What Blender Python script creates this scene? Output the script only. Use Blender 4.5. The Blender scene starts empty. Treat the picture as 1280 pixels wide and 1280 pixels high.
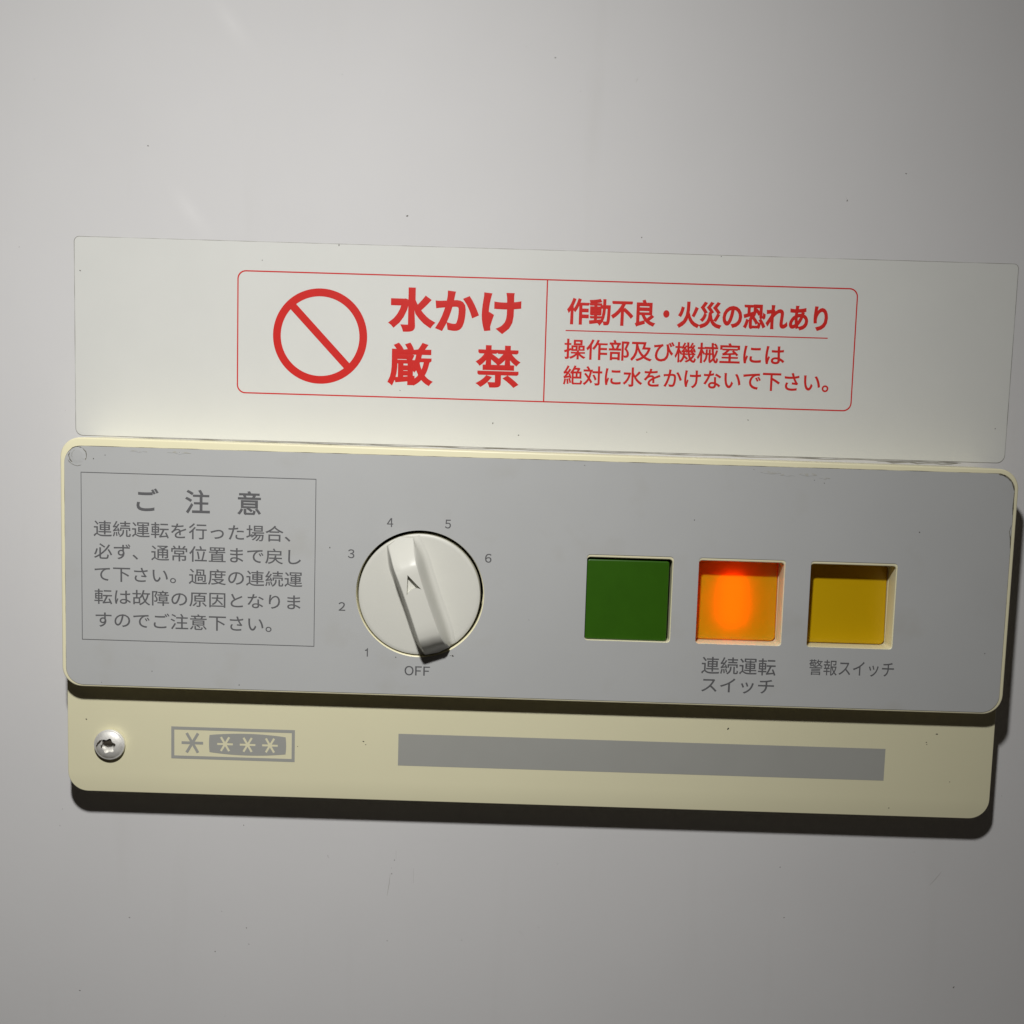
import bpy, bmesh, math, random
from mathutils import Vector, Matrix
random.seed(7)
sc = bpy.context.scene
C = sc.collection
MM = 0.001
Z0 = 1.0            # height of the camera above the floor; the appliance door stands in the plane y = 0

# ------------------------------------------------------------------ camera
cam_d = bpy.data.cameras.new("camera"); cam = bpy.data.objects.new("camera", cam_d); C.objects.link(cam)
cam_d.sensor_width = 36.0; cam_d.lens = 36.0 * 1282.0 / 1280.0
cam_d.clip_start = 0.01; cam_d.clip_end = 50
PA, PB, PC = -0.09100096, 0.00344822, -0.03014656
R_ = Matrix.Rotation(PB, 3, 'Z') @ Matrix.Rotation(PA, 3, 'X') @ Matrix.Rotation(PC, 3, 'Y')
right, fwd, up = R_.col[0], R_.col[1], R_.col[2]
M = Matrix((right, up, -fwd)).transposed().to_4x4()
M.translation = Vector((0, -0.320, Z0))
cam.matrix_world = M
sc.camera = cam

# ------------------------------------------------------------------ world: almost dark room
w = bpy.data.worlds.new("World"); sc.world = w; w.use_nodes = True
bg = w.node_tree.nodes['Background']
bg.inputs[0].default_value = (1.0, 0.86, 0.74, 1); bg.inputs[1].default_value = 0.022

# ------------------------------------------------------------------ hand torch held up beside the camera
ld = bpy.data.lights.new("torch", 'POINT'); lamp = bpy.data.objects.new("torch", ld); C.objects.link(lamp)
lamp.location = Vector((-0.034, -0.292, Z0 + 0.186))
ld.energy = 1.31; ld.color = (1.0, 0.985, 0.962)
ld.shadow_soft_size = 0.011
# beam profile of the torch head: brightest downwards and to the left, fading smoothly round it
ld.use_nodes = True
n_ = ld.node_tree.nodes; l_ = ld.node_tree.links
tc_ = n_.new('ShaderNodeTexCoord'); dp_ = n_.new('ShaderNodeVectorMath'); dp_.operation = 'DOT_PRODUCT'
dp_.inputs[1].default_value = (-0.617, 0.455, -1.797)
ex_ = n_.new('ShaderNodeMath'); ex_.operation = 'EXPONENT'
l_.new(tc_.outputs['Normal'], dp_.inputs[0]); l_.new(dp_.outputs['Value'], ex_.inputs[0])
l_.new(ex_.outputs[0], n_['Emission'].inputs['Strength'])

sc.view_settings.view_transform = 'Standard'; sc.view_settings.look = 'None'
sc.view_settings.exposure = 0.0; sc.view_settings.gamma = 1.0

# ------------------------------------------------------------------ helpers
def link(name, me, m=None, parent=None, loc=None):
    o = bpy.data.objects.new(name, me); C.objects.link(o)
    if m is not None and me is not None:
        me.materials.clear(); me.materials.append(m)
    if parent is not None: o.parent = parent
    if loc is not None: o.location = loc
    return o

def thing(name, label, cat, loc):
    o = bpy.data.objects.new(name, None); C.objects.link(o); o.location = loc
    o.empty_display_size = 0.01
    o['label'] = label; o['category'] = cat
    return o

def inv(o):          # geometry is written in millimetres of the door plane; put it back under the thing's origin
    return Vector((0, 0, Z0)) - o

def shade(me, ang=30):
    me.polygons.foreach_set('use_smooth', [True] * len(me.polygons))
    try: me.set_sharp_from_angle(angle=math.radians(ang))
    except Exception: pass

def cv_mesh(splines, h0, h1, bevel=0.0, segs=3):
    """splines: list of closed point lists in door millimetres (x, z). A solid from depth h0 to h1 in front of the door."""
    cu = bpy.data.curves.new('c', 'CURVE'); cu.dimensions = '2D'; cu.fill_mode = 'BOTH'
    for pts in splines:
        s = cu.splines.new('POLY'); s.points.add(len(pts) - 1)
        for q, (x, z) in zip(s.points, pts): q.co = (x, z, 0, 1)
        s.use_cyclic_u = True
    half = (h1 - h0) / 2
    if half > 0:
        cu.extrude = half - bevel
        if bevel: cu.bevel_depth = bevel; cu.bevel_resolution = segs; cu.offset = -bevel
    o = bpy.data.objects.new('c', cu); C.objects.link(o)
    dg = bpy.context.evaluated_depsgraph_get()
    me = bpy.data.meshes.new_from_object(o.evaluated_get(dg))
    bpy.data.objects.remove(o); bpy.data.curves.remove(cu)
    mid = (h0 + h1) / 2
    for v in me.vertices:
        x, y, z = v.co; v.co = (x * MM, -(mid + z) * MM, y * MM)
    bm = bmesh.new(); bm.from_mesh(me); bmesh.ops.remove_doubles(bm, verts=bm.verts, dist=1e-7)
    if half > 0: bmesh.ops.recalc_face_normals(bm, faces=bm.faces)
    bm.to_mesh(me); bm.free()
    return me

def rr(x0, x1, z0, z1, r, n=8):
    pts = []
    rs = r if isinstance(r, (tuple, list)) else (r,) * 4    # TR, TL, BL, BR
    for (cx, cz, a, q) in ((x1, z1, 0, rs[0]), (x0, z1, 90, rs[1]), (x0, z0, 180, rs[2]), (x1, z0, 270, rs[3])):
        sx = -1 if cx == x1 else 1; sz = -1 if cz == z1 else 1
        for i in range(n + 1):
            t = math.radians(a + 90 * i / n)
            pts.append((cx + sx * q + q * math.cos(t), cz + sz * q + q * math.sin(t)))
    return pts

def circ(cx, cz, r, n=96):
    return [(cx + r * math.cos(2 * math.pi * i / n), cz + r * math.sin(2 * math.pi * i / n)) for i in range(n)]

def place(me, origin):
    off = inv(origin); me.transform(Matrix.Translation(off)); return me

def rot_me(me, deg, cx, cz):
    c = Vector((cx * MM, 0, cz * MM))
    me.transform(Matrix.Translation(c) @ Matrix.Rotation(math.radians(deg), 4, 'Y') @ Matrix.Translation(-c))
    return me

def embolden(me, w):
    """widen the strokes: a mitred rim of quads sloping very slightly away from the letter faces"""
    bm = bmesh.new(); bm.from_mesh(me); bmesh.ops.remove_doubles(bm, verts=bm.verts, dist=1e-5)
    for v in bm.verts: v.co.z = 0.0
    nrm = {}
    edges = [e for e in bm.edges if len(e.link_faces) == 1]
    for e in edges:
        a, b = e.verts; d = (b.co - a.co); d.z = 0
        if d.length < 1e-9: continue
        d.normalize(); n = Vector((-d.y, d.x, 0)); f = e.link_faces[0]
        if n.dot(f.calc_center_median() - a.co) > 0: n = -n
        for v in (a, b): nrm.setdefault(v, []).append(n)
    out = {}
    for v, ns in nrm.items():
        m = Vector((0, 0, 0))
        for n in ns: m += n
        if m.length < 1e-4: m = ns[0].copy()
        m.normalize(); c = max(0.5, m.dot(ns[0]))
        out[v] = bm.verts.new(v.co + m * (w / c) + Vector((0, 0, -1)))
    for e in edges:
        a, b = e.verts
        if a in out and b in out:
            try: bm.faces.new((a, b, out[b], out[a]))
            except ValueError: pass
    bm.to_mesh(me); bm.free()

def text_mesh(body, x0, x1, z0, z1, h, off=0.0):
    cu = bpy.data.curves.new('t', 'FONT'); cu.body = body; cu.fill_mode = 'FRONT'
    cu.resolution_u = 4; cu.size = 1.0
    o = bpy.data.objects.new('t', cu); C.objects.link(o)
    dg = bpy.context.evaluated_depsgraph_get()
    me = bpy.data.meshes.new_from_object(o.evaluated_get(dg))
    bpy.data.objects.remove(o); bpy.data.curves.remove(cu)
    if off: embolden(me, off)
    xs = [v.co.x for v in me.vertices]; ys = [v.co.y for v in me.vertices]
    a, b, c, d = min(xs), max(xs), min(ys), max(ys)
    for v in me.vertices:
        X = x0 + (v.co.x - a) / (b - a) * (x1 - x0); Z = z0 + (v.co.y - c) / (d - c) * (z1 - z0)
        v.co = (X * MM, -(h + 0.02 * v.co.z) * MM, Z * MM)
    return me

# ------------------------------------------------------------------ materials
def mat(name, col, rough=0.5, metal=0.0, vary=0.0, vscale=30, bump=0.0, bscale=1500, spec=0.5, dirt=None):
    m = bpy.data.materials.new(name); m.use_nodes = True
    nt = m.node_tree; n = nt.nodes; L = nt.links; b = n['Principled BSDF']
    b.inputs['Roughness'].default_value = rough; b.inputs['Metallic'].default_value = metal
    b.inputs['Specular IOR Level'].default_value = spec
    tc = n.new('ShaderNodeTexCoord')
    out = None
    if vary:
        no = n.new('ShaderNodeTexNoise'); no.inputs['Scale'].default_value = vscale; no.inputs['Detail'].default_value = 6
        no.inputs['Roughness'].default_value = 0.6
        L.new(tc.outputs['Object'], no.inputs['Vector'])
        mr = n.new('ShaderNodeMapRange'); mr.inputs['From Min'].default_value = 0.3; mr.inputs['From Max'].default_value = 0.7
        mr.inputs['To Min'].default_value = 1 - vary; mr.inputs['To Max'].default_value = 1 + vary
        L.new(no.outputs['Fac'], mr.inputs['Value'])
        vm = n.new('ShaderNodeVectorMath'); vm.operation = 'SCALE'; vm.inputs[0].default_value = col
        L.new(mr.outputs['Result'], vm.inputs['Scale']); out = vm.outputs[0]
    if dirt:
        no2 = n.new('ShaderNodeTexNoise'); no2.inputs['Scale'].default_value = dirt[1]; no2.inputs['Detail'].default_value = 4
        L.new(tc.outputs['Object'], no2.inputs['Vector'])
        mr2 = n.new('ShaderNodeMapRange'); mr2.inputs['From Min'].default_value = dirt[2]; mr2.inputs['From Max'].default_value = dirt[3]
        L.new(no2.outputs['Fac'], mr2.inputs['Value'])
        mx = n.new('ShaderNodeMix'); mx.data_type = 'RGBA'
        if out: L.new(out, mx.inputs['A'])
        else: mx.inputs['A'].default_value = (*col, 1)
        mx.inputs['B'].default_value = (*dirt[0], 1)
        L.new(mr2.outputs['Result'], mx.inputs['Factor']); out = mx.outputs['Result']
    if out: L.new(out, b.inputs['Base Color'])
    else: b.inputs['Base Color'].default_value = (*col, 1)
    if bump:
        nb = n.new('ShaderNodeTexNoise'); nb.inputs['Scale'].default_value = bscale; nb.inputs['Detail'].default_value = 3
        L.new(tc.outputs['Object'], nb.inputs['Vector'])
        bp = n.new('ShaderNodeBump'); bp.inputs['Strength'].default_value = bump; bp.inputs['Distance'].default_value = 0.0002
        L.new(nb.outputs['Fac'], bp.inputs['Height']); L.new(bp.outputs['Normal'], b.inputs['Normal'])
    return m

def wall_material():
    m = mat('white_painted_steel', (0.625, 0.622, 0.622), 0.55, vary=0.024, vscale=9, bump=0.06, bscale=420, spec=0.12)
    nt = m.node_tree; n = nt.nodes; L = nt.links; b = n['Principled BSDF']
    src = b.inputs['Base Color'].links[0].from_socket
    tc = n['Texture Coordinate']
    # faint rub marks running roughly upright, and pale oblong spots
    mp = n.new('ShaderNodeMapping'); mp.inputs['Scale'].default_value = (70, 1, 9); mp.inputs['Rotation'].default_value = (0, 0.35, 0)
    L.new(tc.outputs['Object'], mp.inputs['Vector'])
    no = n.new('ShaderNodeTexNoise'); no.inputs['Scale'].default_value = 1; no.inputs['Detail'].default_value = 8
    L.new(mp.outputs['Vector'], no.inputs['Vector'])
    mr = n.new('ShaderNodeMapRange'); mr.inputs['From Min'].default_value = 0.60; mr.inputs['From Max'].default_value = 0.78
    mr.inputs['To Max'].default_value = 0.10
    L.new(no.outputs['Fac'], mr.inputs['Value'])
    mx = n.new('ShaderNodeMix'); mx.data_type = 'RGBA'
    L.new(src, mx.inputs['A']); mx.inputs['B'].default_value = (0.45, 0.44, 0.40, 1)
    L.new(mr.outputs['Result'], mx.inputs['Factor'])
    L.new(mx.outputs['Result'], b.inputs['Base Color'])
    # two soft oblong spots of paler base colour, slanted, high on the left
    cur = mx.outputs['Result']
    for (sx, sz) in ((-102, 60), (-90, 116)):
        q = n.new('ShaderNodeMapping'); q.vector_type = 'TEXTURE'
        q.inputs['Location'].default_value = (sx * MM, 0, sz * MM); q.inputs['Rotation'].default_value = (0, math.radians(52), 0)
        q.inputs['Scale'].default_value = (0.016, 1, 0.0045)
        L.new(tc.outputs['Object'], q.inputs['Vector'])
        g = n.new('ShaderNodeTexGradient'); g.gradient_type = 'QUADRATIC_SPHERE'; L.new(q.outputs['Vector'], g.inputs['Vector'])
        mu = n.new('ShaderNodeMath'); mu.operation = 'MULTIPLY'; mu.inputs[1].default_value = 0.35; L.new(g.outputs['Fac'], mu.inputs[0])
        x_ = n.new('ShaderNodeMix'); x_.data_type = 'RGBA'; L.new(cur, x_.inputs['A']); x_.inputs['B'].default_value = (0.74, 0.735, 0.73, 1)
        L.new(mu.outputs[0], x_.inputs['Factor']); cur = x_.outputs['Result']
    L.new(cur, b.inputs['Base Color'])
    no3 = n.new('ShaderNodeTexNoise'); no3.inputs['Scale'].default_value = 22; no3.inputs['Detail'].default_value = 5
    L.new(tc.outputs['Object'], no3.inputs['Vector'])
    m3 = n.new('ShaderNodeMapRange'); m3.inputs['To Min'].default_value = 0.50; m3.inputs['To Max'].default_value = 0.64
    L.new(no3.outputs['Fac'], m3.inputs['Value']); L.new(m3.outputs['Result'], b.inputs['Roughness'])
    return m

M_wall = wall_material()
M_label = mat('label_film', (0.645, 0.652, 0.622), 0.5, vary=0.012, vscale=60, bump=0.05, bscale=2500, spec=0.25)
M_red = mat('red_ink', (0.58, 0.022, 0.018), 0.5, vary=0.03, vscale=200, spec=0.15)
M_cream = mat('cream_plastic', (0.80, 0.755, 0.52), 0.38, vary=0.02, vscale=40, bump=0.05, bscale=3000)
M_plate = mat('cream_plate', (0.725, 0.69, 0.475), 0.42, vary=0.015, vscale=25, bump=0.05, bscale=3000)
M_grey = mat('grey_film', (0.438, 0.446, 0.443), 0.45, vary=0.018, vscale=35, bump=0.05, bscale=2500,
             dirt=((0.405, 0.405, 0.385), 60, 0.58, 0.85))
M_ink = mat('dark_grey_ink', (0.108, 0.108, 0.113), 0.45, vary=0.06, vscale=300)
M_pgrey = mat('grey_print', (0.34, 0.342, 0.318), 0.42, vary=0.02, vscale=60)
M_knob = mat('off_white_plastic', (0.625, 0.622, 0.565), 0.42, vary=0.015, vscale=60, bump=0.04, bscale=3000)
M_green = mat('green_cap_plastic', (0.028, 0.100, 0.0035), 0.3, vary=0.06, vscale=120)
M_zinc = mat('zinc_plated_steel', (0.80, 0.79, 0.75), 0.56, 0.5, vary=0.12, vscale=500, bump=0.25, bscale=2500)
M_dirt = mat('brown_dirt', (0.035, 0.028, 0.018), 0.8)
M_grime_w = mat('grime_edge', (0.48, 0.48, 0.46), 0.6, dirt=((0.20, 0.19, 0.165), 120, 0.35, 0.62))
M_grime_c = mat('grime_edge_cream', (0.50, 0.47, 0.34), 0.6, dirt=((0.05, 0.04, 0.025), 120, 0.40, 0.62))
M_speck = mat('grey_specks', (0.14, 0.13, 0.115), 0.8)
M_dark = mat('black_plastic', (0.012, 0.012, 0.011), 0.6)

def cap_material(name, diff, trans, rough=0.3):
    m = bpy.data.materials.new(name); m.use_nodes = True
    nt = m.node_tree; n = nt.nodes; L = nt.links
    b = n['Principled BSDF']; b.inputs['Base Color'].default_value = (*diff, 1); b.inputs['Roughness'].default_value = rough
    t = n.new('ShaderNodeBsdfTranslucent'); t.inputs['Color'].default_value = (*trans, 1)
    a = n.new('ShaderNodeMixShader'); a.inputs[0].default_value = 0.35
    L.new(b.outputs[0], a.inputs[1]); L.new(t.outputs[0], a.inputs[2])
    L.new(a.outputs[0], n['Material Output'].inputs['Surface'])
    return m
M_yellow = cap_material('yellow_cap_plastic', (0.74, 0.47, 0.003), (0.70, 0.38, 0.01))
M_orange = cap_material('orange_cap_plastic', (0.62, 0.37, 0.0025), (0.9, 0.056, 0.0))
M_lampon = bpy.data.materials.new('lit_lamp'); M_lampon.use_nodes = True
b_ = M_lampon.node_tree.nodes['Principled BSDF']; b_.inputs['Base Color'].default_value = (0.8, 0.3, 0.1, 1)
b_.inputs['Emission Color'].default_value = (1.0, 0.45, 0.12, 1); b_.inputs['Emission Strength'].default_value = 6.4

# ------------------------------------------------------------------ the painted door of the appliance
me = cv_mesh([rr(-700, 700, -900, 700, 12)], -30, 0, 4)
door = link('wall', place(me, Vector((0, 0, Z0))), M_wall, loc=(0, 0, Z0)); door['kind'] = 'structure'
shade(door.data)
door['label'] = 'white painted steel wall of the appliance behind the label and control panel'

# ------------------------------------------------------------------ red and white warning label
O = Vector((8 * MM, -0.0001, Z0 + 21 * MM))
lab = thing('warning_label', 'white sticker with red prohibition circle and red Japanese warning text above the control panel', 'sticker', O)
# (slight deviations from a true rectangle, as cut)
outline = rr(-137.7, 151.3, -9.2, 51.5, (1.4, 1.5, 2.2, 2.4), 6)
link('sheet', place(cv_mesh([outline], 0.02, 0.16), O), M_label, lab)
link('edge_grime', place(cv_mesh([rr(-137.92, 151.52, -9.38, 51.66, (1.5, 1.6, 2.3, 2.5), 6)], 0.01, 0.05), O), M_grime_w, lab)
HL = 0.20
def ringm(outer, inner, h): return cv_mesh([outer, inner], h, h)
x0, x1, z0, z1 = -87.6, 102.95, 5.25, 42.85
t = 0.38
link('border_line', place(ringm(rr(x0, x1, z0, z1, 2.6), rr(x0 + t, x1 - t, z0 + t, z1 - t, 2.3), HL), O), M_red, lab)
link('divider_line', place(cv_mesh([[(7.45, z0 + t), (7.85, z0 + t), (7.85, z1 - t), (7.45, z1 - t)]], HL, HL), O), M_red, lab)
link('underline', place(cv_mesh([[(13.7, 27.30), (94.4, 27.30), (94.4, 27.62), (13.7, 27.62)]], HL, HL), O), M_red, lab)
# prohibition circle: ring with slash, one flat print
cx, cz, ro, ri = -61.95, 23.45, 14.55, 12.15
hw = 1.18
def prohibition():
    bm = bmesh.new(); n = 128
    a0 = math.radians(133.5)
    vo = []; vi = []
    for i in range(n):
        a = 2 * math.pi * i / n
        vo.append(bm.verts.new((cx + ro * math.cos(a), cz + ro * math.sin(a), 0)))
        vi.append(bm.verts.new((cx + ri * math.cos(a), cz + ri * math.sin(a), 0)))
    for i in range(n):
        j = (i + 1) % n; bm.faces.new((vo[i], vo[j], vi[j], vi[i]))
    d = Vector((math.cos(a0), math.sin(a0), 0)); nrm = Vector((-d.y, d.x, 0)); c = Vector((cx, cz, 0.01))
    ln = ri + 0.6
    q = [c + d * ln + nrm * hw, c - d * ln + nrm * hw, c - d * ln - nrm * hw, c + d * ln - nrm * hw]
    bm.faces.new([bm.verts.new(p) for p in q])
    me = bpy.data.meshes.new('p'); bm.to_mesh(me); bm.free()
    for v in me.vertices:
        x, y, z = v.co; v.co = (x * MM, -(HL + z) * MM, y * MM)
    return me
link('prohibition_sign', place(prohibition(), O), M_red, lab)
for body, a, b, c, d, off in (
    ("水かけ", -41.05, -0.15, 25.60, 39.11, 0.041),
    ("厳　禁", -40.95, 0.15, 9.00, 22.40, 0.031),
    ("作動不良・火災の恐れあり", 13.93, 94.14, 29.15, 37.54, 0.036),
    ("操作部及び機械室には", 13.43, 81.48, 18.70, 25.08, 0.018),
    ("絶対に水をかけないで下さい。", 13.44, 95.53, 10.83, 16.90, 0.018)):
    link('lettering', place(text_mesh(body, a, b, c, d, HL, off), O), M_red, lab)

# ------------------------------------------------------------------ cream trim plate below
O = Vector((6.5 * MM, 0, Z0 - 100 * MM))
plate = thing('trim_plate', 'pale cream trim plate with star symbol, grey bar and one screw below the control panel', 'trim plate', O)
HP = 10.3
me = cv_mesh([rr(-136.75, 149.75, -119.6, -75.3, (0.5, 0.5, 6.2, 6.2), 10)], 0.05, HP, 0.25, 3); shade(me)
link('plate', place(me, O), M_plate, plate)
HQ = HP + 0.05
xa, xb, za, zb, t = -104.55, -66.2, -108.25, -98.1, 0.95
link('symbol_frame', place(ringm([(xa, za), (xb, za), (xb, zb), (xa, zb)], [(xa + t, za + t), (xb - t, za + t), (xb - t, zb - t), (xa + t, zb - t)], HQ), O), M_pgrey, plate)
def star(cx, cz, r, hw, angs=(0, 60, 120)):
    """six-armed star outline as one closed polygon"""
    pts = []
    rin = hw / math.sin(math.radians(30))
    for k in range(6):
        a = math.radians(60 * k)
        d = Vector((math.cos(a), math.sin(a))); n = Vector((-d.y, d.x)); rr_ = r * (0.97 if k % 3 == 0 else 1.03)
        pts.append(tuple(Vector((cx, cz)) + d * rr_ - n * hw)); pts.append(tuple(Vector((cx, cz)) + d * rr_ + n * hw))
        a2 = a + math.radians(30); pts.append((cx + rin * math.cos(a2), cz + rin * math.sin(a2)))
    return pts
link('star_symbol', place(cv_mesh([star(-98.0, -103.15, 3.45, 0.43)], HQ, HQ), O), M_pgrey, plate)
def barrel():
    pts = []
    L0, R0 = -92.65, -69.05
    for i in range(17):
        t = i / 16; pts.append((L0 + (R0 - L0) * t, -100.45 + 0.72 * (1 - (2 * t - 1) ** 2)))
    for i in range(1, 6):
        t = i / 6; pts.append((R0 + 0.18 * (1 - (2 * t - 1) ** 2), -100.45 - 5.45 * t))
    for i in range(17):
        t = i / 16; pts.append((R0 - (R0 - L0) * t, -105.9 - 0.72 * (1 - (2 * t - 1) ** 2)))
    for i in range(1, 6):
        t = i / 6; pts.append((L0 - 0.18 * (1 - (2 * t - 1) ** 2), -105.9 + 5.45 * t))
    return pts
link('barrel_symbol', place(cv_mesh([barrel(), star(-87.85, -103.2, 2.5, 0.33), star(-80.85, -103.2, 2.5, 0.33), star(-73.9, -103.2, 2.5, 0.33)], HQ, HQ), O), M_pgrey, plate)
link('grey_stripe', place(cv_mesh([[(-34.1, -108.28), (116.5, -108.28), (116.5, -98.2), (-34.1, -98.2)]], HQ, HQ), O), M_pgrey, plate)

# screw: domed head, six-lobed socket
def screw_mesh():
    prof = [(0, 1.95), (1.0, 1.93), (2.0, 1.84), (3.0, 1.6), (3.6, 1.33), (4.05, 1.0), (4.2, 0.86), (4.32, 0.8), (4.55, 0.8), (4.7, 0.7), (4.76, 0.45), (4.7, -0.1), (4.2, -0.15), (4.1, -0.9), (0, -0.9)]
    n = 64; bm = bmesh.new(); rings = []
    for r, h in prof:
        if r == 0: rings.append([bm.verts.new((0, 0, h))])
        else: rings.append([bm.verts.new((r * math.cos(2 * math.pi * i / n), r * math.sin(2 * math.pi * i / n), h)) for i in range(n)])
    for A, B in zip(rings, rings[1:]):
        for i in range(n):
            j = (i + 1) % n
            if len(A) == 1: bm.faces.new((A[0], B[i], B[j]))
            elif len(B) == 1: bm.faces.new((A[i], B[0], A[j]))
            else: bm.faces.new((A[i], B[i], B[j], A[j]))
    bmesh.ops.recalc_face_normals(bm, faces=bm.faces)
    me = bpy.data.meshes.new('s'); bm.to_mesh(me); bm.free(); return me
def prism_mesh(pts, h0, h1):
    bm = bmesh.new()
    a = [bm.verts.new((x, y, h0)) for x, y in pts]; b = [bm.verts.new((x, y, h1)) for x, y in pts]
    bm.faces.new(a[::-1]); bm.faces.new(b)
    for i in range(len(pts)):
        j = (i + 1) % len(pts); bm.faces.new((a[i], a[j], b[j], b[i]))
    bmesh.ops.recalc_face_normals(bm, faces=bm.faces)
    me = bpy.data.meshes.new('pr'); bm.to_mesh(me); bm.free(); return me
def boolean_cut(me, cut):
    a = bpy.data.objects.new('a', me); b = bpy.data.objects.new('b', cut); C.objects.link(a); C.objects.link(b)
    md = a.modifiers.new('b', 'BOOLEAN'); md.operation = 'DIFFERENCE'; md.object = b; md.solver = 'EXACT'
    dg = bpy.context.evaluated_depsgraph_get()
    r = bpy.data.meshes.new_from_object(a.evaluated_get(dg))
    bpy.data.objects.remove(a); bpy.data.objects.remove(b); return r
torx = []
for i in range(60):
    a = 2 * math.pi * i / 60; torx.append(((2.15 + 0.28 * math.cos(6 * a)) * math.cos(a), (2.15 + 0.28 * math.cos(6 * a)) * math.sin(a)))
me = boolean_cut(screw_mesh(), prism_mesh(torx, 0.5, 5)); shade(me, 35)
SC = Vector((-123.3, -104.15)); HS = HP + 0.75
def to_world(me, cx, cz, h, rot=0):
    T = Matrix.Rotation(rot, 4, 'Z')
    for v in me.vertices:
        x, y, z = T @ v.co; v.co = ((cx + x) * MM, -(h + z) * MM, (cz + y) * MM)
    me.flip_normals() if False else None
    return me
screw = link('screw', place(to_world(me, SC.x, SC.y, HS, 0.2), O), M_zinc, plate)
# security pin and dried brown dirt in and around the socket
def blob_mesh(r, hgt, seed, n=18, jag=0.35, sx=1, sy=1):
    rnd = random.Random(seed); bm = bmesh.new()
    c = bm.verts.new((0, 0, hgt)); ring = []; mid = []
    for i in range(n):
        a = 2 * math.pi * i / n; q = r * (1 + rnd.uniform(-jag, jag))
        mid.append(bm.verts.new((0.6 * q * math.cos(a) * sx, 0.6 * q * math.sin(a) * sy, hgt * 0.85)))
        ring.append(bm.verts.new((q * math.cos(a) * sx, q * math.sin(a) * sy, 0)))
    for i in range(n):
        j = (i + 1) % n; bm.faces.new((c, mid[i], mid[j])); bm.faces.new((mid[i], ring[i], ring[j], mid[j]))
    me = bpy.data.meshes.new('b'); bm.to_mesh(me); bm.free(); return me
link('socket_dirt', place(to_world(blob_mesh(2.1, 1.0, 3, jag=0.15, sy=0.55), SC.x + 0.0, SC.y + 0.75, HS + 0.55), O), M_dirt, screw)
link('socket_dirt', place(to_world(blob_mesh(1.0, 0.22, 5, jag=0.3, sx=0.36, sy=1.7), SC.x - 2.65, SC.y + 0.95, HS + 1.55, -0.72), O), M_dirt, screw)
link('socket_dirt', place(to_world(blob_mesh(0.5, 0.2, 8, jag=0.3, sx=0.5, sy=1.1), SC.x + 1.95, SC.y + 0.5, HS + 1.74, 0.5), O), M_dirt, screw)
link('socket_dirt', place(to_world(blob_mesh(0.42, 0.2, 9, jag=0.3, sx=0.6, sy=1.1), SC.x - 1.95, SC.y - 0.3, HS + 1.74, 0.1), O), M_dirt, screw)
for o in list(screw.children): o.parent = screw

# ------------------------------------------------------------------ the control panel
O = Vector((6.5 * MM, 0, Z0 - 47 * MM))
panel = thing('control_panel', 'grey faced cream control panel with dial knob, three square switches and Japanese notice', 'control panel', O)
HB = 16.5
X0, X1, ZB, ZT = -135.5, 148.5, -84.65, -9.4
KX, KZ = -27.95, -53.2
W = [(21.8 + 33.35 * k, 47.3 + 33.35 * k) for k in range(3)]
WZ0, WZ1 = -65.55, -40.55
holes = [circ(KX, KZ + .12, 19.0)] + [rr(a, b, WZ0, WZ1, 1.0, 5) for a, b in W]
def skew(pts):      # the panel's top edge drops about a millimetre towards the right
    return [(x, z - (1.15 * (x - X0) / (X1 - X0) if z > -30 else 0)) for x, z in pts]
me = cv_mesh([skew(rr(X0, X1, ZB, ZT, 6.0, 12))] + holes, HP + 0.04, HB, 0.45, 4); shade(me, 40)
link('housing', place(me, O), M_cream, panel)
rholes = [circ(KX, KZ, 18.8)] + [rr(a, b, WZ0, WZ1, 1.0, 5) for a, b in W]
me = cv_mesh([skew(rr(X0 + 0.3, X1 - 0.3, -75.1, ZT - 0.15, (6, 6, .5, .5), 10))] + rholes, 0.05, HP + 0.03); shade(me, 40)
link('rear_shell', place(me, O), M_cream, panel)
# printed face sheet
fouter = rr(-134.15, 147.2, -83.95, -11.95, 5.2, 12)
fholes = [circ(KX + .12, KZ - .02, 19.22)] + [rr(a - 0.05, b + 0.25, WZ0 - 0.1, WZ1 + 0.95, 1.0, 5) for a, b in W]
me = cv_mesh([fouter] + fholes, HB - 0.02, HB + 0.2)
face = link('face_sheet', place(me, O), M_grey, panel)
me = cv_mesh([rr(-134.3, 147.38, -84.08, -11.8, 5.3, 12), rr(-133, 146, -83, -13, 5, 12)], HB + 0.001, HB + 0.05)
link('edge_grime', place(me, O), M_grime_c, panel)
HF = HB + 0.25
na, nb, nc, nd, t = -129.3, -59.3, -70.15, -19.6, 0.2
link('notice_border', place(ringm([(na, nc), (nb, nc), (nb, nd), (na, nd)], [(na + t, nc + t), (nb - t, nc + t), (nb - t, nd - t), (na + t, nd - t)], HF), O), M_ink, face)
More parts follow.
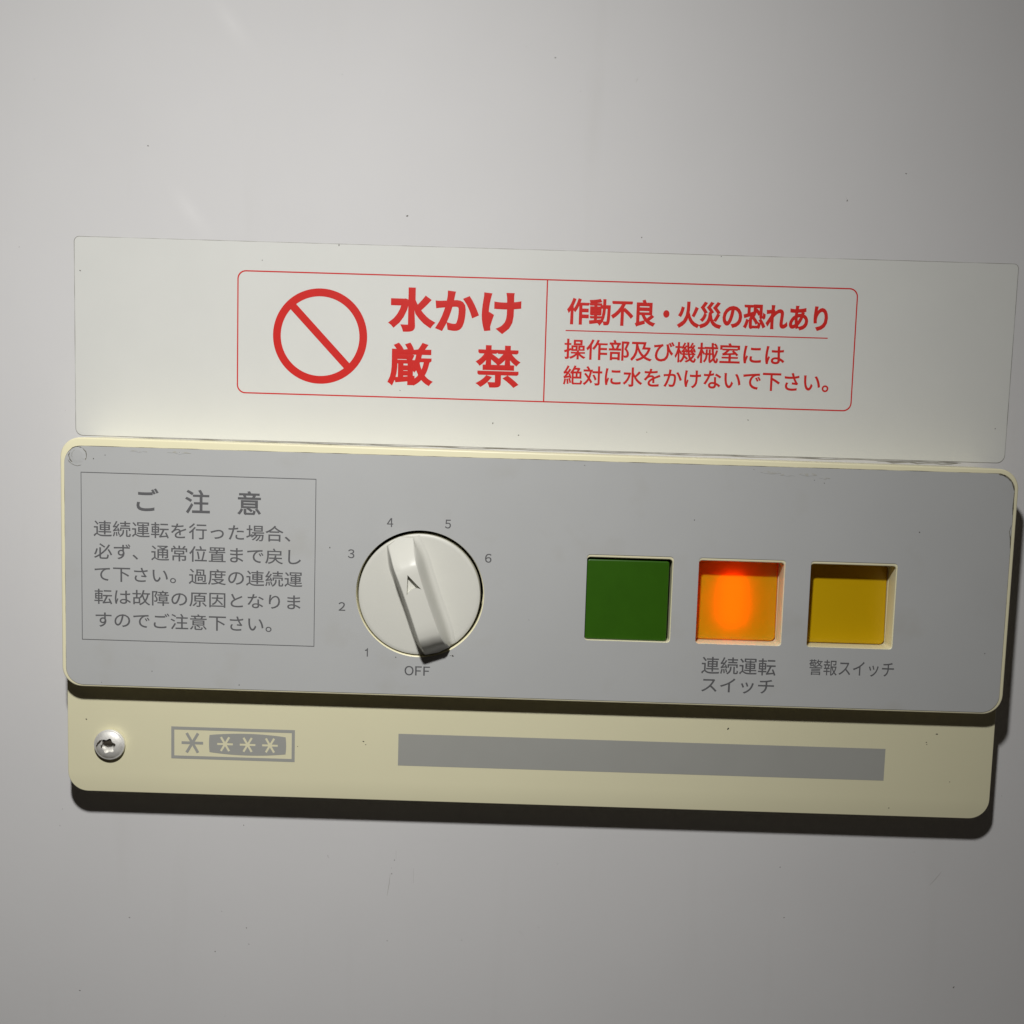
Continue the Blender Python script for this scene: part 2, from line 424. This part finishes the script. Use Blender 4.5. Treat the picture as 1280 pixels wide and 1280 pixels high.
for body, a, b, c, d, off in (
    ("ご　注　意", -112.74, -75.65, -31.05, -23.85, 0.016),
    ("連続運転を行った場合、", -125.61, -66.79, -38.75, -33.92, 0.006),
    ("必ず、通常位置まで戻し", -125.51, -63.59, -45.50, -40.72, 0.006),
    ("て下さい。過度の連続運", -125.39, -63.10, -52.29, -47.56, 0.006),
    ("転は故障の原因となりま", -125.49, -63.58, -59.15, -54.50, 0.006),
    ("すのでご注意下さい。", -125.17, -72.21, -66.20, -61.40, 0.006),
    ("連続運転", 57.25, 79.63, -74.72, -69.48, 0.007),
    ("スイッチ", 57.52, 79.38, -80.44, -75.90, 0.007),
    ("警報スイッチ", 89.57, 115.08, -74.10, -69.30, 0.004),
    ("４", -38.12, -36.24, -33.26, -30.57, 0.012), ("５", -20.85, -19.07, -33.18, -30.50, 0.012),
    ("６", -8.67, -6.73, -43.07, -40.36, 0.012), ("３", -49.60, -47.66, -42.98, -40.27, 0.012),
    ("２", -52.18, -50.14, -58.94, -56.30, 0.012), 
    ("Ｏ", -31.99, -29.24, -78.06, -75.12, 0.012), ("Ｆ", -28.78, -26.80, -78.0, -75.16, 0.012), ("Ｆ", -26.32, -24.34, -78.0, -75.16, 0.012)):
    link('lettering', place(text_mesh(body, a, b, c, d, HF, off), O), M_ink, face)
one = [(-43.12, -72.66), (-43.12, -70.10), (-43.34, -70.10), (-43.42, -70.32), (-43.58, -70.50), (-43.80, -70.60), (-44.02, -70.64), (-44.02, -70.90), (-43.66, -70.90), (-43.45, -70.90), (-43.45, -72.66)]
link('lettering', place(cv_mesh([one], HF, HF), O), M_ink, face)
# lifted bubble in the sheet's corner with a scuffed rim
bub = blob_mesh(2.5, 0.10, 21, n=28, jag=0.07)
link('bubble', place(to_world(bub, -130.2, -14.7, HB + 0.2), O), M_grey, face)
def scuff(pts, w, h):
    """thin irregular ribbon along points"""
    rnd = random.Random(len(pts) + int(w * 1000)); L = []; Rr = []
    for i, p in enumerate(pts):
        p = Vector(p); a = Vector(pts[max(i - 1, 0)]); b = Vector(pts[min(i + 1, len(pts) - 1)])
        d = (b - a).normalized(); n = Vector((-d.y, d.x)); q = w * rnd.uniform(0.4, 1.2) * (1 if 0 < i < len(pts) - 1 else 0.3)
        L.append(tuple(p + n * q)); Rr.append(tuple(p - n * q))
    return cv_mesh([L + Rr[::-1]], h, h)
def arc(cx, cz, r, a0, a1, n=10, j=0.12, seed=1):
    rnd = random.Random(seed)
    return [(cx + (r + rnd.uniform(-j, j)) * math.cos(math.radians(a0 + (a1 - a0) * i / n)), cz + (r + rnd.uniform(-j, j)) * math.sin(math.radians(a0 + (a1 - a0) * i / n))) for i in range(n + 1)]
M_scuff = mat('scuff_dirt', (0.20, 0.19, 0.15), 0.7, dirt=((0.05, 0.045, 0.03), 900, 0.45, 0.6))
for (a0, a1, r, ww, s) in ((-30, 55, 2.65, 0.13, 2), (60, 150, 2.6, 0.10, 3), (160, 235, 2.55, 0.12, 4), (205, 290, 3.1, 0.08, 5), (120, 200, 1.7, 0.07, 6)):
    link('scuff', place(scuff(arc(-130.2, -14.7, r, a0, a1, 12, 0.1, s), ww, HF + 0.02), O), M_scuff, face)
link('scuff', place(scuff(arc(142.0, -17.15, 5.05, 88, 4, 16, 0.05, 9), 0.26, HF + 0.02), O), M_scuff, face)
link('scuff', place(scuff([(147.1, -17.5), (147.05, -20), (147.1, -22), (147.1, -24)], 0.2, HF + 0.02), O), M_scuff, face)
link('scuff', place(scuff([(147.0, -27), (146.6, -29), (147.0, -31), (147.1, -34)], 0.16, HF + 0.02), O), M_scuff, face)
M_smear = mat('brown_smear', (0.385, 0.38, 0.34), 0.6, dirt=((0.435, 0.443, 0.44), 700, 0.40, 0.55))
for (x, z, ln, wd) in ((75, -13.6, 3.0, 0.5), (80, -14.3, 2.2, 0.35), (86, -13.9, 2.6, 0.4), (91, -14.8, 1.6, 0.3), (-100, -13.1, 3.5, 0.3), (-112, -13.0, 2.5, 0.25)):
    link('smear', place(scuff([(x - ln, z), (x - ln * 0.4, z + 0.2), (x, z - 0.15), (x + ln * 0.5, z + 0.1), (x + ln, z - 0.1)], wd, HF + 0.01), O), M_smear, face)

# dial knob
def lathe(prof, n=128):
    bm = bmesh.new(); rings = []
    for r, h in prof:
        if r == 0: rings.append([bm.verts.new((0, 0, h))])
        else: rings.append([bm.verts.new((r * math.cos(2 * math.pi * i / n), r * math.sin(2 * math.pi * i / n), h)) for i in range(n)])
    for A, B in zip(rings, rings[1:]):
        for i in range(n):
            j = (i + 1) % n
            if len(A) == 1: bm.faces.new((A[0], B[i], B[j]))
            elif len(B) == 1: bm.faces.new((A[i], B[0], A[j]))
            else: bm.faces.new((A[i], B[i], B[j], A[j]))
    bmesh.ops.recalc_face_normals(bm, faces=bm.faces)
    me = bpy.data.meshes.new('l'); bm.to_mesh(me); bm.free(); return me
HK = HB + 0.1
KO = (KX - 0.12, KZ - 0.22)
RK = 18.3
me = lathe([(0, 0), (RK - 1.2, 0.0), (RK - 0.5, -0.04), (RK - 0.15, -0.18), (RK, -0.5), (RK, -5), (0, -5)]); shade(me, 30)
knob = link('dial_knob', place(to_world(me, KO[0], KO[1], HK), O), M_knob, panel)
# handle: cross-sections lofted from the pointer end (+u) to the tail end (-u)
def smooth(t): t = max(0, min(1, t)); return t * t * (3 - 2 * t)
def interp(tab, u):
    for (a, va), (b, vb) in zip(tab, tab[1:]):
        if a <= u <= b: return va + (vb - va) * (u - a) / (b - a)
    return tab[0][1] if u < tab[0][0] else tab[-1][1]
Htab = [(-18.3, 0.8), (-17.6, 1.9), (-16.8, 3.4), (-16.0, 5.0), (-15.0, 6.4), (-14.0, 7.5), (-13.0, 8.3), (-12.0, 8.85), (-10.5, 9.25), (-9, 9.35), (2, 9.3), (8.5, 9.1), (10, 8.8), (11, 8.3), (12, 7.6), (14, 5.6), (16, 3.4), (18.0, 1.0), (18.4, 0.5)]
Wtab = [(-18.4, 3.45), (-12, 3.15), (-4, 3.0), (4, 3.05), (10, 3.3), (18.4, 3.6)]
def handle_mesh():
    bm = bmesh.new(); secs = []
    us = [-18.3, -18.0, -17.6, -17.2, -16.8, -16.4, -16.0, -15.6, -15.2, -14.7, -14.2, -13.4, -12.5, -11.8, -11, -9, -7, -5, -3, -1, 1, 3, 5, 7, 8.5, 9.3, 10, 10.5, 11, 11.5, 12, 13, 14, 15, 16, 17, 18.0, 18.4]
    for u in us:
        H = interp(Htab, u); wt = interp(Wtab, u)
        fl = 0.15 * H; gl = 0.27 * H
        lim = math.sqrt(max(0.2, (RK - 0.25) ** 2 - u * u))
        half = [(wt + fl + 2.2, -0.25), (wt + fl + 1.9, 0.03), (wt + fl * 0.97 + 1.1, min(0.32, H * 0.10)), (wt + fl * 0.94 + 0.5, min(0.85, H * 0.2)), (wt + fl * 0.88 + 0.12, min(1.9, H * 0.35)),
                (wt + fl * 0.72, H * 0.5), (wt + 0.42, H * 0.86), (wt + 0.22, H * 0.935 + 0.0), (wt + 0.02, H * 0.985), (wt - 0.22, H)]
        lhalf = [(wt + gl + 0.5, -0.25), (wt + gl + 0.35, 0.03), (wt + gl * 0.95 + 0.15, min(0.25, H * 0.10)), (wt + gl * 0.9 + 0.1, min(0.6, H * 0.2)), (wt + gl * 0.8 + 0.05, min(1.2, H * 0.35))] + half[5:]
        half = [(min(v, lim), z) for v, z in half]; lhalf = [(min(v, lim), z) for v, z in lhalf]
        row = half + [(v * 0.33, z) for v, z in [half[-1]]] + [(-half[-1][0] * 0.33, H)] + [(-v, z) for v, z in reversed(lhalf)]
        secs.append([bm.verts.new((v, u, z)) for v, z in row])
    m = len(secs[0])
    for A, B in zip(secs, secs[1:]):
        for i in range(m - 1): bm.faces.new((A[i], A[i + 1], B[i + 1], B[i]))
        bm.faces.new((A[m - 1], A[0], B[0], B[m - 1]))
    bm.faces.new(secs[0][::-1]); bm.faces.new(secs[-1])
    bmesh.ops.recalc_face_normals(bm, faces=bm.faces)
    me = bpy.data.meshes.new('h'); bm.to_mesh(me); bm.free(); return me
ANG = math.radians(19.8)
# engraved arrow, concave at its base (local u towards the pointer end)
apx = [(-0.05, 7.75)]
lft, rgt = (-2.15, 2.25), (2.45, 2.5)
base = []
for i in range(9):
    t = i / 8; x = rgt[0] + (lft[0] - rgt[0]) * t; y = rgt[1] + (lft[1] - rgt[1]) * t + 1.0 * (1 - (2 * t - 1) ** 2)
    base.append((x, y))
arrow = apx + base
me = boolean_cut(handle_mesh(), prism_mesh([(x, y) for x, y in arrow], 7.3, 14)); shade(me, 28)
link('handle', place(to_world(me, KO[0], KO[1], HK + 0.01, ANG), O), M_knob, knob)

# square switches
def cap(x0, x1, z0, z1, h0, h1, r, bev, tilt=0.0):
    me = cv_mesh([rr(x0, x1, z0, z1, r, 6)], h0, h1, bev, 4); shade(me, 40)
    if tilt:
        for v in me.vertices:      # a rocker: the lower edge stands a little further out
            if -v.co.y / MM > h0 + 0.5: v.co.y += tilt * (v.co.z - (z0 + z1) / 2 * MM)
    return me
(a, b) = W[0]
link('green_switch_cap', place(cap(a + 0.1, b - 0.75, WZ0 + 0.12, WZ1 - 0.65, 5.0, 15.6, 0.8, 0.35), O), M_green, panel)
(a, b) = W[1]
oc = link('orange_switch_cap', place(cap(a + 0.12, b - 0.12, WZ0 + 0.12, WZ1 - 0.12, 5.4, 10.25, 1.6, 0.5, 0.052), O), M_orange, panel)
oc['label'] = 'orange switch cap lit from inside'
ex, ez = 67.0, -53.2
link('lit_lamp', place(cv_mesh([rr(ex - 3.8, ex + 3.8, ez - 7.8, ez + 7.8, 2.8, 6)], 8.0, 8.4), O), M_lampon, oc)
(a, b) = W[2]
link('yellow_switch_cap', place(cap(a + 0.12, b - 0.12, WZ0 + 0.12, WZ1 - 0.12, 5.4, 10.25, 1.6, 0.5, 0.052), O), M_yellow, panel)
for k in range(3):
    a, b = W[k]
    link('switch_body', place(cv_mesh([rr(a + 0.5, b - 0.5, WZ0 + 0.5, WZ1 - 0.5, 1.0, 4)], 0.2, 4.6), O), M_dark, panel)
link('knob_well', place(cv_mesh([circ(KX, KZ, 18.6, 48)], 0.2, 4.6), O), M_dark, panel)

# ------------------------------------------------------------------ specks of dirt (uncountable)
def specks(pts, h, seed, smin=0.12, smax=0.32):
    rnd = random.Random(seed); bm = bmesh.new()
    for (x, z) in pts:
        s = rnd.uniform(smin, smax); el = rnd.uniform(0.6, 2.0); an = rnd.uniform(0, math.pi); n = 7
        c = bm.verts.new((x * MM, -(h + 0.06) * MM, z * MM)); ring = []
        for i in range(n):
            a = 2 * math.pi * i / n; q = s * rnd.uniform(0.6, 1.1)
            u, v = q * math.cos(a) * el, q * math.sin(a)
            ring.append(bm.verts.new(((x + u * math.cos(an) - v * math.sin(an)) * MM, -h * MM, (z + u * math.sin(an) + v * math.cos(an)) * MM)))
        for i in range(n): bm.faces.new((c, ring[i], ring[(i + 1) % n]))
    bmesh.ops.recalc_face_normals(bm, faces=bm.faces)
    me = bpy.data.meshes.new('sp'); bm.to_mesh(me); bm.free(); return me
wall_pts = [(-56.3, 101.8), (7.8, 108.5), (-1.0, 111.5), (32.6, 102.7), (-35.8, 60.6), (-57.3, -142.7), (-57.1, -143.2), (-91.6, -162.5), (-93.7, -176.2), (-35.7, -143.4), (-36.7, -146.1), (-36.5, -148), (11.6, -164.5), (17.1, -143.0), (131.8, -135.2), (117.4, -134.6), (91.1, -158.6), (147.6, -180.4), (88.9, -141.7), (-13.3, -169.7), (-37.6, -170.7), (-138.1, -191.1), (-90.4, -198.3), (115.4, 77.5), (98.0, 69.0), (-115.1, 79.2), (-149.5, 97.8), (-154.8, 47.8), (-141.0, -1.7), (36.0, 56.2), (-143.2, -129.8), (-144.1, -135.4), (158.5, -115.7), (-121.7, -165.6), (-83.5, -167.9)]
rnd = random.Random(3)
wall_pts += [(rnd.uniform(-160, 165), rnd.choice([rnd.uniform(55, 135), rnd.uniform(-200, -128)])) for _ in range(5)]
sp = link('dirt_specks', place(specks(wall_pts, 0.005, 1, 0.08, 0.24), Vector((0, 0, Z0))), M_speck, door, None)
sp['kind'] = 'stuff'
# fine vertical scratches
def strip(pts, w, h): return scuff(pts, w, h)
M_scratch = mat('scratch_grey', (0.42, 0.41, 0.39), 0.6)
for pts in ([(-37.0, -148.0), (-37.3, -151.5), (-37.9, -155.5)], [(-35.3, -140.2), (-35.2, -143.0)], [(-29.5, -146), (-29.4, -151)], [(5.2, -166.0), (6.6, -167.3)], [(141.0, -141.5), (139.2, -144), (137.4, -146.2)], [(33.0, 103.4), (32.4, 101.8)], [(97.5, 70.2), (98.2, 68.6)]):
    link('scratch', place(strip(pts, 0.13, 0.006), Vector((0, 0, Z0))), M_scratch, door)
s1 = link('dirt_specks', place(specks([(-123.48, -83.1), (-81.83, -82.6), (-34.7, -72.63), (141.93, -65.95), (53.14, -28.4), (-108.21, -79.23), (-125.5, -15.6), (-122, -14.4), (-100, -13.0), (20, -13.2), (70, -12.9), (88, -15.5), (91, -16.3), (-18.3, -71.6), (-17.6, -71.7), (120, -30), (-55, -40), (5, -60)] , HF, 4, 0.10, 0.26), O), M_dirt, face)
s1['kind'] = 'stuff'
OP = plate.location
s2 = link('dirt_specks', place(specks([(-130.87, -96.69), (128.95, -95.74), (129.1, -96.4), (67.6, -93.39), (118.7, -116.96), (-65.32, -103.23), (-45, -101), (-44.2, -102), (132, -93), (137, -108)], HQ, 5, 0.10, 0.24), OP), M_dirt, plate)
s2['kind'] = 'stuff'
OL = lab.location
s3 = link('dirt_specks', place(specks([(-7.9, -1.67), (-36.94, 7.59), (-136.04, 41.28), (147.8, 1.28), (71.2, 1.69), (0.17, -5.15), (40, -3), (-80, 46), (-56.5, 51.2), (60.5, 51.2)], HL, 6, 0.08, 0.22), OL), M_dirt, lab)
s3['kind'] = 'stuff'
# grease line on the door just above the panel
link('grease_line', place(scuff([(-120 + i * 6, -9.55 + 0.12 * math.sin(i * 1.7)) for i in range(44)], 0.11, 0.22), OL), M_grime_w, lab)
link('grease_line', place(scuff([(112 + i * 2.5, -9.95 + 0.25 * math.sin(i * 2.1)) for i in range(11)], 0.24, 0.1), Vector((0, 0, Z0))), M_grime_w, door)
for me in bpy.data.meshes:
    me.validate()
